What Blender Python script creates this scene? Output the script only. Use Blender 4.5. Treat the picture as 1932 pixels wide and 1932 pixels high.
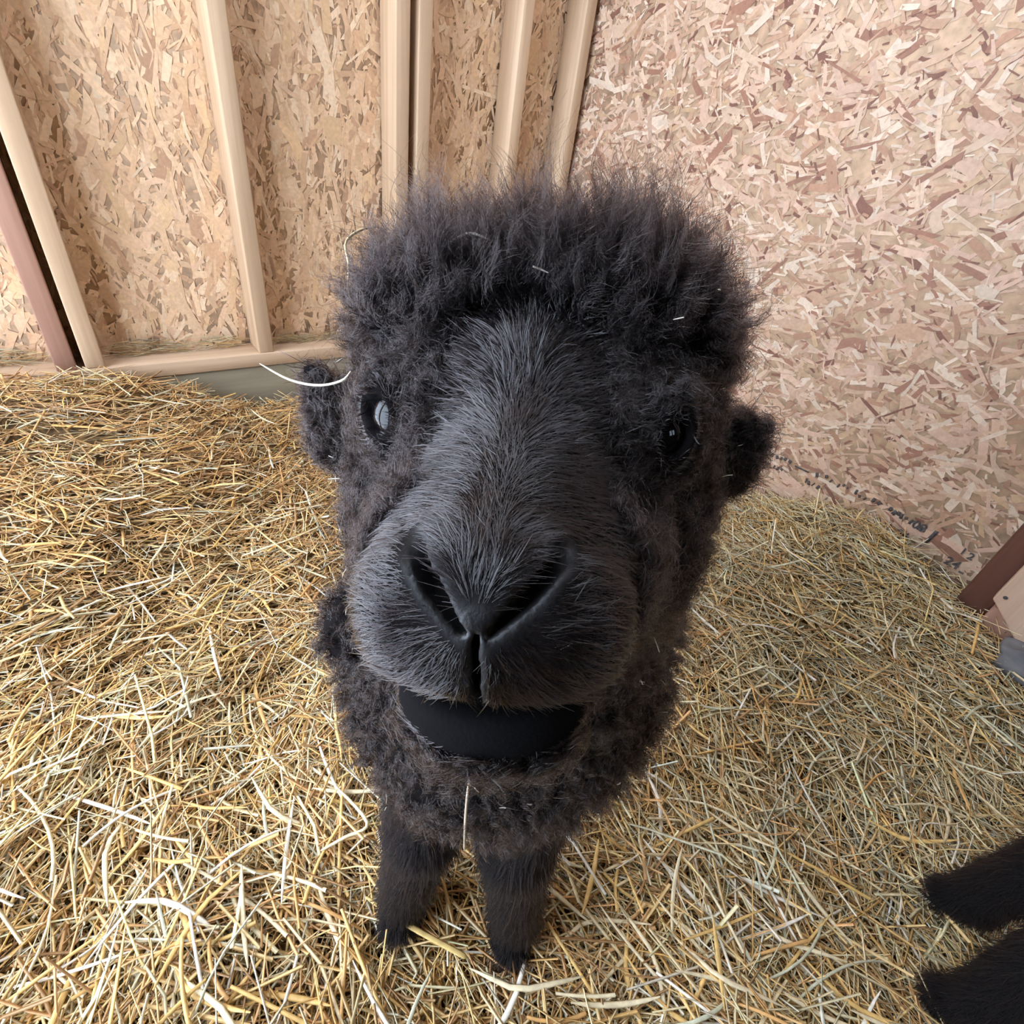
import bpy, math, random
import numpy as np
from mathutils import Matrix, Vector

for o in list(bpy.data.objects):
    bpy.data.objects.remove(o, do_unlink=True)
SC = bpy.context.scene
COL = SC.collection
rng = np.random.default_rng(7)
random.seed(7)

# ------------------------------------------------------------------ camera
H = 0.84                                   # camera height above the bedding
CA = np.array([.78605207, -.27050742, .5558308])      # world X seen by the camera (right, down, forward)
CB = np.array([-.60329217, -.53172647, .59439509])    # world Y
CD = np.array([-.13476167, .80255386, .58115969])     # world down
cam_d = bpy.data.cameras.new('camera')
cam_d.sensor_fit = 'HORIZONTAL'; cam_d.sensor_width = 36.0; cam_d.lens = 18.0
cam_d.clip_start = 0.005; cam_d.clip_end = 200
cam = bpy.data.objects.new('camera', cam_d); COL.objects.link(cam)
W = np.stack([CA, CB, -CD])                # rows: world axes in camera coordinates
right, cdown, fwd = W[:, 0], W[:, 1], W[:, 2]
m = Matrix.Identity(4)
for i in range(3):
    m[i][0] = right[i]; m[i][1] = -cdown[i]; m[i][2] = -fwd[i]
m[0][3], m[1][3], m[2][3] = 0, 0, H
cam.matrix_world = m
SC.camera = cam

# ------------------------------------------------------------------ daylight and exposure
SC.view_settings.view_transform = 'Standard'
SC.view_settings.look = 'None'
SC.view_settings.gamma = 1.0
SC.view_settings.use_curve_mapping = False
SC.view_settings.exposure = -0.02
SC.cycles.max_bounces = 5
SC.cycles.diffuse_bounces = 3
SC.cycles.glossy_bounces = 3
SC.cycles.transmission_bounces = 4
SC.cycles.adaptive_threshold = .10
SC.cycles.adaptive_min_samples = 12
SC.cycles.caustics_reflective = False
SC.cycles.caustics_refractive = False
SKY_C = (.70, .82, 1.0)
world = bpy.data.worlds.new('overcast_sky'); SC.world = world
world.use_nodes = True
wb = world.node_tree.nodes['Background']
wb.inputs[0].default_value = (*SKY_C, 1); wb.inputs[1].default_value = 1.5
world.cycles.sampling_method = 'NONE'
# room box
XL, XR, YN, YF = -.80, 1.48, -1.7, 1.555
ZR = 2.15
DY0, DY1 = .05, 1.50                      # open doorway in the front wall
SX0, SX1, SY0, SY1 = .25, 1.25, .45, 1.40  # skylight
def daylight(name, loc, rot, sx, sy, radiance):        # overcast daylight entering through an opening of the barn
    l = bpy.data.lights.new(name, 'AREA'); l.shape = 'RECTANGLE'; l.size = sx; l.size_y = sy
    l.color = SKY_C; l.energy = radiance * sx * sy * math.pi
    o = bpy.data.objects.new(name, l); COL.objects.link(o); o.location = loc; o.rotation_euler = rot
    return o
daylight('doorway_daylight', (XL - .11, (DY0 + DY1) / 2, 1.0), (0, -math.pi/2, 0), 2.0, DY1 - DY0, 11.0)
daylight('skylight_daylight', ((SX0 + SX1) / 2, (SY0 + SY1) / 2, ZR + .45), (0, 0, 0), SX1 - SX0, SY1 - SY0, 9.0)
for wx in (.62, 1.02):                     # two small panes in the wall behind the camera
    daylight('window_daylight', (wx, YN - .06, 1.40), (math.pi/2, 0, 0), .30, .50, 4.0)

# ------------------------------------------------------------------ helpers
def tag(o, label=None, cat=None, group=None, kind=None):
    if label: o['label'] = label
    if cat: o['category'] = cat
    if group: o['group'] = group
    if kind: o['kind'] = kind
    return o
def link(name, data, mat=None, parent=None):
    o = bpy.data.objects.new(name, data); COL.objects.link(o)
    if mat is not None and data is not None and not data.materials: data.materials.append(mat)
    if parent is not None: o.parent = parent
    return o
def mesh_np(name, v, faces, mat=None, parent=None, smooth=False, col=None, tri=False):
    """mesh from numpy arrays; faces (n,3) or (n,4)"""
    me = bpy.data.meshes.new(name)
    v = np.asarray(v, np.float32); faces = np.asarray(faces, np.int32)
    n, k = faces.shape
    me.vertices.add(len(v)); me.vertices.foreach_set('co', v.ravel())
    me.loops.add(n * k); me.loops.foreach_set('vertex_index', faces.ravel())
    me.polygons.add(n); me.polygons.foreach_set('loop_start', np.arange(0, n * k, k, dtype=np.int32))
    me.polygons.foreach_set('loop_total', np.full(n, k, np.int32))
    if smooth: me.polygons.foreach_set('use_smooth', np.ones(n, bool))
    if col is not None:
        a = me.color_attributes.new('Col', 'FLOAT_COLOR', 'POINT')
        c4 = np.ones((len(v), 4), np.float32); c4[:, :3] = col
        a.data.foreach_set('color', c4.ravel())
    me.update(); me.validate()
    return link(name, me, mat, parent)
def box_arrays(x0, x1, y0, y1, z0, z1):
    v = np.array([(x, y, z) for z in (z0, z1) for y in (y0, y1) for x in (x0, x1)], np.float32)
    f = np.array([(0, 2, 3, 1), (4, 5, 7, 6), (0, 1, 5, 4), (2, 6, 7, 3), (0, 4, 6, 2), (1, 3, 7, 5)])
    return v, f
def box(name, x0, x1, y0, y1, z0, z1, mat, parent=None, bevel=.003, uvj=0):
    v, f = box_arrays(x0, x1, y0, y1, z0, z1)
    ctr = v.mean(0)
    o = mesh_np(name, v - ctr, f, mat, parent); o.location = ctr
    if bevel:
        b = o.modifiers.new('b', 'BEVEL'); b.width = bevel; b.segments = 2
    return o

# ------------------------------------------------------------------ materials
def new_mat(name):
    mt = bpy.data.materials.new(name); mt.use_nodes = True
    nt = mt.node_tree; p = nt.nodes['Principled BSDF']
    return mt, nt, p
def ramp(nt, fac, stops):
    r = nt.nodes.new('ShaderNodeValToRGB')
    e = r.color_ramp.elements
    while len(e) > 1: e.remove(e[-1])
    e[0].position = stops[0][0]; e[0].color = (*stops[0][1], 1)
    for p, c in stops[1:]:
        q = e.new(p); q.color = (*c, 1)
    nt.links.new(fac, r.inputs[0]); return r.outputs[0]
def noise(nt, scale, detail=3, vec=None, rough=.5, dist=0):
    n = nt.nodes.new('ShaderNodeTexNoise'); n.inputs['Scale'].default_value = scale
    n.inputs['Detail'].default_value = detail; n.inputs['Roughness'].default_value = rough; n.inputs['Distortion'].default_value = dist
    if vec is not None: nt.links.new(vec, n.inputs['Vector'])
    return n.outputs['Fac']
def coord(nt, scale=(1, 1, 1), kind='Object', rand=False):
    tc = nt.nodes.new('ShaderNodeTexCoord'); mp = nt.nodes.new('ShaderNodeMapping')
    mp.inputs['Scale'].default_value = scale
    nt.links.new(tc.outputs[kind], mp.inputs['Vector'])
    if rand:
        oi = nt.nodes.new('ShaderNodeObjectInfo'); mu = nt.nodes.new('ShaderNodeMath'); mu.operation = 'MULTIPLY'; mu.inputs[1].default_value = 37
        cx = nt.nodes.new('ShaderNodeCombineXYZ'); nt.links.new(oi.outputs['Random'], mu.inputs[0])
        for k in range(3): nt.links.new(mu.outputs[0], cx.inputs[k])
        nt.links.new(cx.outputs[0], mp.inputs['Location'])
    return mp.outputs[0]
def bump(nt, p, h, strength=.3, dist=.002):
    b = nt.nodes.new('ShaderNodeBump'); b.inputs['Strength'].default_value = strength; b.inputs['Distance'].default_value = dist
    nt.links.new(h, b.inputs['Height']); nt.links.new(b.outputs[0], p.inputs['Normal'])
def lumber(name, c_lo, c_hi, axis='Z', rough=.75):
    mt, nt, p = new_mat(name)
    sc = {'Z': (38, 38, 1.3), 'X': (1.3, 38, 38), 'Y': (38, 1.3, 38)}[axis]
    n1 = noise(nt, 1.0, 4, coord(nt, sc, rand=True), .6, .6)
    sc2 = {'Z': (6, 6, 1.2), 'X': (1.2, 6, 6), 'Y': (6, 1.2, 6)}[axis]
    n2 = noise(nt, 1.0, 2, coord(nt, sc2, rand=True))
    mx = nt.nodes.new('ShaderNodeMath'); mx.operation = 'ADD'; nt.links.new(n1, mx.inputs[0]); nt.links.new(n2, mx.inputs[1])
    hf = nt.nodes.new('ShaderNodeMath'); hf.operation = 'MULTIPLY'; hf.inputs[1].default_value = .5; nt.links.new(mx.outputs[0], hf.inputs[0])
    c = ramp(nt, hf.outputs[0], [(.34, c_lo), (.52, tuple((a + b) / 2 for a, b in zip(c_lo, c_hi))), (.66, c_hi)])
    nt.links.new(c, p.inputs['Base Color']); p.inputs['Roughness'].default_value = rough
    bump(nt, p, n1, .25, .001)
    return mt
M_STUD = lumber('pine_stud', (.42, .27, .155), (.69, .49, .315))
M_PLATE = lumber('pine_plate', (.42, .27, .16), (.66, .47, .31), 'X')
M_RED = lumber('red_fir', (.30, .15, .10), (.46, .26, .18))
M_DARKRED = lumber('stained_post', (.085, .032, .022), (.19, .078, .05), 'Z', .55)
M_BEAM = lumber('treated_beam', (.20, .17, .11), (.34, .29, .20), 'X')
M_BLOCK = lumber('pale_plank', (.48, .30, .20), (.70, .50, .36))
M_SIDING = lumber('dark_siding', (.05, .035, .025), (.11, .075, .05))  # unseen siding, made dark to cut the light falling on the face from the front
M_ROOF = lumber('roof_board', (.40, .29, .19), (.58, .44, .30), 'X')

def attr_mat(name, rough=.7, vary=.25, nscale=60, spec=.3, transl=0):
    mt, nt, p = new_mat(name)
    at = nt.nodes.new('ShaderNodeVertexColor'); at.layer_name = 'Col'
    n = noise(nt, nscale, 3, coord(nt))
    mr = nt.nodes.new('ShaderNodeMapRange'); mr.inputs['From Min'].default_value = .3; mr.inputs['From Max'].default_value = .7
    mr.inputs['To Min'].default_value = 1 - vary; mr.inputs['To Max'].default_value = 1 + vary
    nt.links.new(n, mr.inputs[0])
    vm = nt.nodes.new('ShaderNodeVectorMath'); vm.operation = 'SCALE'
    nt.links.new(at.outputs['Color'], vm.inputs[0]); nt.links.new(mr.outputs[0], vm.inputs['Scale'])
    nt.links.new(vm.outputs[0], p.inputs['Base Color'])
    p.inputs['Roughness'].default_value = rough; p.inputs['Specular IOR Level'].default_value = spec
    return mt
M_FLAKE = attr_mat('wood_flake', .62, .10, 130, .35)
M_STRAW = attr_mat('straw', .45, .18, 90, .5)
def plain(name, col, rough=.7, var=.3, scale=30, spec=.5):
    mt, nt, p = new_mat(name)
    c = ramp(nt, noise(nt, scale, 4, coord(nt)), [(.3, tuple(x * (1 - var) for x in col)), (.7, tuple(min(1, x * (1 + var)) for x in col))])
    nt.links.new(c, p.inputs['Base Color']); p.inputs['Roughness'].default_value = rough
    p.inputs['Specular IOR Level'].default_value = spec
    return mt
M_OSB = plain('osb_core', (.60, .41, .265), .8, .22, 45)
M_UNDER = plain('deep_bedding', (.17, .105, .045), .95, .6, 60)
M_GROUND = plain('yard_soil', (.25, .22, .19), .95, .3, 3)
M_STONE = plain('grey_stone', (.15, .145, .145), .85, .3, 25)
M_INK = plain('stamp_ink', (.085, .07, .066), .8, .6, 120)
M_METAL = plain('hinge_steel', (.45, .45, .46), .4, .2, 40)

# ------------------------------------------------------------------ bedding height
def smooth(e0, e1, x):
    t = np.clip((x - e0) / (e1 - e0), 0, 1); return t * t * (3 - 2 * t)
def bed(x, y):
    x = np.asarray(x, float); y = np.asarray(y, float)
    h = .018 * np.sin(5.1 * x + 1.3) * np.cos(4.3 * y + .4) + .014 * np.sin(11 * x - 7 * y + 2) * np.cos(9 * y + 1) + .010 * np.sin(23 * x + 9 * y) * np.sin(17 * y - 6 * x)
    wl = .11 + .16 * (1 - smooth(-.25, .45, x))
    h = h + wl * smooth(.65, 1.5, y)
    wr = .04 + .13 * np.exp(-((y - .25) / .22) ** 2) + .08 * np.exp(-((y + .1) / .2) ** 2)
    h = h + wr * smooth(.95, 1.46, x) * (1 - smooth(.65, 1.0, y)) 
    near = np.exp(-(((x - .17) ** 2 + (y - .16) ** 2) / .03))
    return h * (1 - near) - .004

# ------------------------------------------------------------------ structure
ground = box('ground', -12, 12, -12, 12, -.16, -.12, M_GROUND, bevel=0); tag(ground, kind='structure')
# floor: the packed bedding surface under the loose straw
gx = np.linspace(XL, XR + .03, 150); gy = np.linspace(YN, YF + .1, 160)
GX, GY = np.meshgrid(gx, gy)
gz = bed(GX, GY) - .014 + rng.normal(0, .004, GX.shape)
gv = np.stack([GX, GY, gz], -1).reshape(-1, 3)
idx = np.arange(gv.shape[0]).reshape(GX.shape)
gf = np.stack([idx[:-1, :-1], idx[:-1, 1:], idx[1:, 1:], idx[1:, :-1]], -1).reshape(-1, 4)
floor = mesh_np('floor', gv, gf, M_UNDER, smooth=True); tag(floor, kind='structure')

# far wall with open studs (runs to the left of the alpaca)
Z_PL = .213                                   # underside of the bottom plate
wall_left = box('wall_left', XL, XR + .10, YF + .100, YF + .112, -.10, ZR + .5, M_OSB, bevel=0); tag(wall_left, kind='structure')
pw = wall_left
def child_box(name, x0, x1, y0, y1, z0, z1, mat, parent, bevel=.003):
    o = box(name, x0, x1, y0, y1, z0, z1, mat, None, bevel)
    o.parent = parent; o.matrix_parent_inverse = parent.matrix_basis.inverted()
    return o
child_box('skid_beam', XL, XR - .03, YF + .006, YF + .10, .02, Z_PL, M_BEAM, pw, .006)
child_box('bottom_plate', XL, XR - .02, YF, YF + .095, Z_PL + .001, Z_PL + .039, M_PLATE, pw)
ZP = Z_PL + .039
child_box('top_plate', XL, XR - .02, YF, YF + .095, ZR, ZR + .039, M_PLATE, pw)
STUDS = [(-.66, M_STUD), (-.46, M_STUD), (-.084, M_RED), (-.028, M_STUD), (.372, M_STUD), (.800, M_STUD), (.864, M_STUD), (1.185, M_STUD)]
for x, mt in STUDS:
    child_box('stud', x, x + .040, YF + .003, YF + .092, ZP, ZR, mt, pw)
child_box('corner_stud', XR - .062, XR - .022, YF + .003, YF + .09, ZP, ZR, M_STUD, pw)

# side wall clad in board (right of the alpaca)
wall_right = box('wall_right', XR + .002, XR + .014, YN, YF + .060, -.10, ZR + .5, M_OSB, bevel=0); tag(wall_right, kind='structure')
# wall behind the camera and the open front with its post
wall_near = box('wall_back', XL, XR, YN - .10, YN, -.10, 1.15, M_SIDING, bevel=0); tag(wall_near, kind='structure')
for x0, x1, z0, z1 in ((XL, .47, 1.15, 1.65), (.77, .87, 1.15, 1.65), (1.17, XR, 1.15, 1.65), (XL, XR, 1.65, ZR + .5)):
    child_box('wall_panel', x0, x1, YN - .10, YN, z0, z1, M_SIDING, wall_near, 0)
wall_front = box('wall_front', XL - .10, XL, DY1, YF + .1, -.10, ZR + .5, M_OSB, bevel=0); tag(wall_front, kind='structure')
child_box('wall_panel', XL - .10, XL, YN, DY0, -.10, ZR + .5, M_SIDING, wall_front, 0)
child_box('header_beam', XL - .10, XL, DY0, DY1, 2.02, ZR + .5, M_PLATE, wall_front, 0)
child_box('door_post', XL - .09, XL, .62, .71, -.1, 2.02, M_STUD, wall_front)
# roof with a clear skylight
ceil = box('ceiling', XL - .3, SX0, YN - .3, YF + .3, ZR + .40, ZR + .44, M_ROOF, bevel=0); tag(ceil, kind='structure')
child_box('roof_board', SX1, XR + .3, YN - .3, YF + .3, ZR + .40, ZR + .44, M_ROOF, ceil, 0)
child_box('roof_board', SX0, SX1, YN - .3, SY0, ZR + .40, ZR + .44, M_ROOF, ceil, 0)
child_box('roof_board', SX0, SX1, SY1, YF + .3, ZR + .40, ZR + .44, M_ROOF, ceil, 0)
for k in range(5):
    child_box('rafter', XL - .3, XR + .3, YN + .2 + k * .72, YN + .24 + k * .72, ZR + .27, ZR + .40, M_ROOF, ceil)

# ------------------------------------------------------------------ oriented strand board faces: real thin flakes pressed on the boards
PAL = np.array([(.70, .51, .36), (.78, .61, .45), (.62, .42, .285), (.52, .32, .21), (.74, .54, .41), (.40, .22, .15), (.85, .73, .58), (.27, .135, .095), (.66, .48, .30)])
def flakes(name, n, u0, u1, w0, w1, place, ang_mu, ang_sd, parent, palw, tone, lmed, mute, flip=False):
    r = np.random.default_rng(abs(hash(name)) % 999 if False else len(name) * 31 + n)
    cu = r.uniform(u0, u1, n); cw = r.uniform(w0, w1, n)
    small = r.random(n) < .55
    L = np.where(small, r.uniform(.010, .032, n), np.exp(r.normal(math.log(lmed), .40, n)))
    Wd = np.where(small, r.uniform(.002, .007, n), np.exp(r.normal(math.log(lmed * .2), .48, n)))
    a = r.normal(ang_mu, ang_sd, n) + np.where(r.random(n) < .22, r.uniform(-1.5, 1.5, n), 0)
    ca, sa = np.cos(a), np.sin(a)
    # six-cornered flake with splintered ends
    base = np.array([(-.5, -.5), (0, -.5), (.5, -.5), (.5, .5), (0, .5), (-.5, .5)])
    pu = base[None, :, 0] * L[:, None] + r.normal(0, .10, (n, 6)) * L[:, None] * np.array([1, .3, 1, 1, .3, 1])
    pv = base[None, :, 1] * Wd[:, None] * (1 + r.normal(0, .22, (n, 6)))
    bend = r.normal(0, .10, n)[:, None] * Wd[:, None] * (np.array([-1, 1, -1, -1, 1, -1]))
    pv = pv + bend
    uu = cu[:, None] + pu * ca[:, None] - pv * sa[:, None]
    ww = cw[:, None] + pu * sa[:, None] + pv * ca[:, None]
    layer = r.random(n)
    hh = .0003 + .0016 * layer[:, None] + r.normal(0, .00018, (n, 6))
    hh = np.clip(hh, .0001, None)
    uu = np.clip(uu, u0, u1); ww = np.clip(ww, w0, w1)
    v = place(uu.ravel(), ww.ravel(), hh.ravel())
    k = np.arange(n)[:, None] * 6
    q1 = k + np.array([0, 1, 4, 5]); q2 = k + np.array([1, 2, 3, 4])
    f = np.concatenate([q1, q2])
    if flip: f = f[:, ::-1]
    ci = r.choice(len(PAL), n, p=np.array(palw) / sum(palw))
    # slivers are more often dark: red-brown strands and painted shadow lines between flakes
    dark = small & (r.random(n) < .30)
    ci = np.where(dark, r.choice([3, 5, 7], n), ci)
    c = PAL[ci]; c = c + (np.array([.66, .485, .335]) - c) * mute
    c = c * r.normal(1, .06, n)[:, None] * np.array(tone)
    c = np.repeat(np.clip(c, .01, .95), 6, 0)
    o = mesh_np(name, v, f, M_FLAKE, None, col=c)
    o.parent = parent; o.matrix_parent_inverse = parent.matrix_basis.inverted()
    o['kind'] = 'stuff'
    return o
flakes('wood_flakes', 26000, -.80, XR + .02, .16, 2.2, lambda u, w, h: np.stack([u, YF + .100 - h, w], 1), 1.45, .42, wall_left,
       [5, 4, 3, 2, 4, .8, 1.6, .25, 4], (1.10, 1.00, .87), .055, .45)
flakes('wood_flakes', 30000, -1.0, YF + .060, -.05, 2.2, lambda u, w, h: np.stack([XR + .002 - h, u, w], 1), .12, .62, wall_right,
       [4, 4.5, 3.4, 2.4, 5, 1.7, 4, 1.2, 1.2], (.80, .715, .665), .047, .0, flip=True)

# ------------------------------------------------------------------ straw
SPAL = np.array([(.78, .47, .16), (.85, .58, .25), (.86, .68, .39), (.70, .60, .36), (.46, .26, .11), (.90, .80, .62), (.60, .55, .37), (.76, .43, .18)])
def straw_arrays(r, cx, cy, cz, th, L, wd, tilt, curv, flat, K=3):
    """bent stalks with a three-sided section: verts (n, K*3, 3)"""
    n = len(cx)
    t = np.linspace(-1, 1, K)[None, :]
    ct, st = np.cos(th)[:, None], np.sin(th)[:, None]
    along = t * L[:, None] / 2
    side = curv[:, None] * L[:, None] * (t * t - .4)
    px = cx[:, None] + along * ct - side * st
    py = cy[:, None] + along * st + side * ct
    pz = cz[:, None] + along * np.sin(tilt)[:, None] + (r.normal(0, .035, n) * L)[:, None] * (.5 - t * t)
    taper = np.ones((1, K)); taper[0, -1] = .7
    w = wd[:, None] * taper
    ang = r.uniform(0, 6.28, n)
    P = []
    for j in range(3):
        a = ang + j * 2.0944
        ox = np.cos(a)[:, None] * w / 2; oz = np.sin(a)[:, None] * w / 2 * flat[:, None]
        P.append(np.stack([px - ox * st, py + ox * ct, pz + oz], -1))
    V = np.stack(P, 2)                       # n,K,3,3
    return V.reshape(n, K * 3, 3)
def straw_faces(n, K=3):
    q = []
    for k in range(K - 1):
        for j in range(3):
            a = k * 3 + j; b = k * 3 + (j + 1) % 3
            q.append((a, b, b + 3, a + 3))
    q = np.array(q)
    return (np.arange(n)[:, None, None] * (K * 3) + q[None]).reshape(-1, 4)
def heading(x, y, r, n):
    f = .9 * np.sin(1.7 * x + .6) + .8 * np.cos(2.1 * y - .5 * x) + .55 * np.sin(6.3 * x + 4.9 * y)
    return f + r.normal(0, .75 + .35 * smooth(.3, .9, x), n) + np.where(r.random(n) < .33, r.uniform(-1.6, 1.6, n), 0)
def colours(r, x, y, n):
    # greener, duller hay towards the side wall; warm straw by the open front
    g = smooth(.15, 1.1, x - .25 * y)
    fw = smooth(.55, 1.35, y) 
    p0 = np.array([2.6, 4, 4.2, 1.2, 2.2, 1.3, .6, 2.2]); p1 = np.array([1.3, 3.0, 4.4, 2.6, 1.6, 1.5, 1.8, 1.0]); p2 = np.array([3, 1.6, .7, .6, 4.5, .25, .4, 3.5])
    u = r.random(n)
    def pick(p):
        return np.searchsorted(np.cumsum(p / p.sum()), u).clip(0, 7)
    ci = np.where(r.random(n) < g, pick(p1), pick(p0))
    ci = np.where(r.random(n) < .75 * fw * (1 - g), pick(p2), ci)
    return np.clip(SPAL[ci] * r.normal(1, .13, n)[:, None], .02, .9)
def straw_bed(name, n, region, lay, lmu, wmu, seed, dens=None):
    r = np.random.default_rng(seed)
    x = r.uniform(region[0], region[1], n); y = r.uniform(region[2], region[3], n)
    if dens is not None:
        k = r.random(n) < dens(x, y); x, y = x[k], y[k]; n = len(x)
    L = np.exp(r.normal(math.log(lmu), .45, n)).clip(.012, .22)
    wd = np.exp(r.normal(math.log(wmu), .38, n)).clip(.0006, .006)
    th = heading(x, y, r, n)
    tilt = r.normal(0, .19, n) + np.where(r.random(n) < .07, r.normal(0, .5, n), 0)
    z = bed(x, y) + r.uniform(lay[0], lay[1], n)
    # stay inside the room
    ext = .5 * L * np.abs(np.cos(th)); x = np.minimum(x, XR - .004 - ext)
    ext = .5 * L * np.abs(np.sin(th)); y = np.minimum(y, YF - .004 - ext)
    flat = np.where(r.random(n) < .4, r.uniform(.15, .4, n), 1.0)
    V = straw_arrays(r, x, y, z, th, L, wd, tilt, r.normal(0, .045, n), flat)
    V[..., 0] = V[..., 0].clip(XL + .02, XR - .004); V[..., 1] = V[..., 1].clip(-2, YF - .004)
    c = colours(r, x, y, n)
    c = np.repeat(c, 9, 0)
    o = mesh_np(name, V.reshape(-1, 3), straw_faces(n), M_STRAW, None, col=c)
    return o
SN = 1.0
bedding = straw_bed('straw_bedding', int(60000 * SN), (XL + .05, XR, -.75, YF), (-.012, .016), .062, .0028, 21,
                    lambda x, y: np.clip(1.15 - .35 * np.hypot(x, y), .35, 1))
tag(bedding, 'deep golden and greenish straw bedding spread over the barn floor', 'straw', kind='stuff')
o = straw_bed('straw_layer', int(24000 * SN), (-.78, 1.35, -.45, 1.2), (-.004, .030), .080, .0031, 22, lambda x, y: np.clip(1.1 - .38 * np.hypot(x - .3, y - .1), .25, 1))
o.parent = bedding; o['kind'] = 'stuff'
o = straw_bed('fine_hay', int(26000 * SN), (-.78, XR, -.5, 1.4), (-.006, .022), .050, .0014, 23, lambda x, y: np.clip(.25 + smooth(.1, .9, x), 0, 1))
o.parent = bedding; o['kind'] = 'stuff'
# hay lying on the plate between the studs
def ledge_hay():
    r = np.random.default_rng(5); n = 900
    x = r.uniform(-.75, .78, n); y = YF + .055 + r.uniform(0, .03, n); z = ZP + r.uniform(.001, .035, n) * (1 - .4 * (x > .4))
    V = straw_arrays(r, x, y, z, r.normal(0, .25, n), np.exp(r.normal(math.log(.05), .4, n)).clip(.02, .1), r.uniform(.0008, .002, n), r.normal(0, .15, n), r.normal(0, .1, n), np.ones(n))
    V[..., 1] = V[..., 1].clip(YF + .02, YF + .094)
    keep = np.ones(n, bool)
    for sx, _ in STUDS:
        keep &= ~((V[..., 0].max(1) > sx - .003) & (V[..., 0].min(1) < sx + .043))
    V = V[keep]; n = len(V)
    c = np.repeat(SPAL[r.choice([3, 4, 6, 1], n)] * r.uniform(.6, 1.0, n)[:, None], 9, 0)
    o = mesh_np('ledge_hay', V.reshape(-1, 3), straw_faces(n), M_STRAW, None, col=c)
    tag(o, 'tangled dull hay lying on the plate between the wall studs', 'hay', kind='stuff')
ledge_hay()

# ------------------------------------------------------------------ alpaca: one implicit surface
DV = np.array([.70, .714, 0.]); DV /= np.linalg.norm(DV)           # away from the camera, along the back
RV = np.array([DV[1], -DV[0], 0.])                                 # towards the picture's right
UPV = np.array([0, 0, 1.])
S0, R0 = .230, .008
A_ORG = DV * S0 + RV * R0                                          # ground point between the front feet
BAS = np.stack([RV, DV, UPV])                                      # rows: local axes in the world
HR = np.array([.70451877, -.69957571, .11936139]); HF = np.array([-.6923503, -.64057241, .3321416]); HU = np.array([.15589858, .31663989, .93564673])
HEAD = np.stack([BAS @ HR, BAS @ HF, BAS @ HU])                    # rows: head axes in alpaca coordinates
HO = BAS @ (np.array([.11173674, .11924849, H - .08730292]) - A_ORG)
def to_head(p): return ((p - HO) @ HEAD.T) * 100.0                 # cm
def from_head(q): return (np.asarray(q, float) / 100.0) @ HEAD + HO
def ell(p, c, r):
    q = (p - np.array(c, np.float32)); r = np.array(r, np.float32)
    k0 = np.sqrt(((q / r) ** 2).sum(-1)) + 1e-6; k1 = np.sqrt(((q / (r * r)) ** 2).sum(-1)) + 1e-6
    return k0 * (k0 - 1) / k1
def sup(p, c, r, n):
    q = np.abs(p - np.array(c, np.float32)) + 1e-4; r = np.array(r, np.float32)
    k0 = (((q / r) ** n).sum(-1)) ** (1 / n)
    g = k0[..., None] ** (1 - n) * (q / r) ** (n - 1) / r
    return (k0 - 1) / (np.sqrt((g * g).sum(-1)) + 1e-6)
def cone(p, a, b, ra, rb):
    a = np.array(a, np.float32); b = np.array(b, np.float32); d = b - a
    t = np.clip(((p - a) @ d) / (d @ d), 0, 1)
    return np.sqrt((((p - a) - t[..., None] * d) ** 2).sum(-1)) - (ra + (rb - ra) * t)
def su(a, b, k):
    h = np.clip(.5 + .5 * (b - a) / k, 0, 1); return b + (a - b) * h - k * h * (1 - h)
def ss(a, b, k):                                                  # a minus b
    h = np.clip(.5 - .5 * (a + b) / k, 0, 1); return a + (-b - a) * h + k * h * (1 - h)
def mir(q):
    return np.concatenate([np.abs(q[..., :1]), q[..., 1:]], -1)
def slit(s, g):                                                   # nostril: deep comma running up and out from the groove
    sc = np.array([1, .35, 1], np.float32)
    return np.minimum(cone(s * sc, (.27, 3.05, -2.62), (.98, 2.90, -1.85), .11 + g, .25 + g), cone(s * sc, (.98, 2.90, -1.85), (1.60, 2.75, -1.12), .25 + g, .21 + g))
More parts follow.
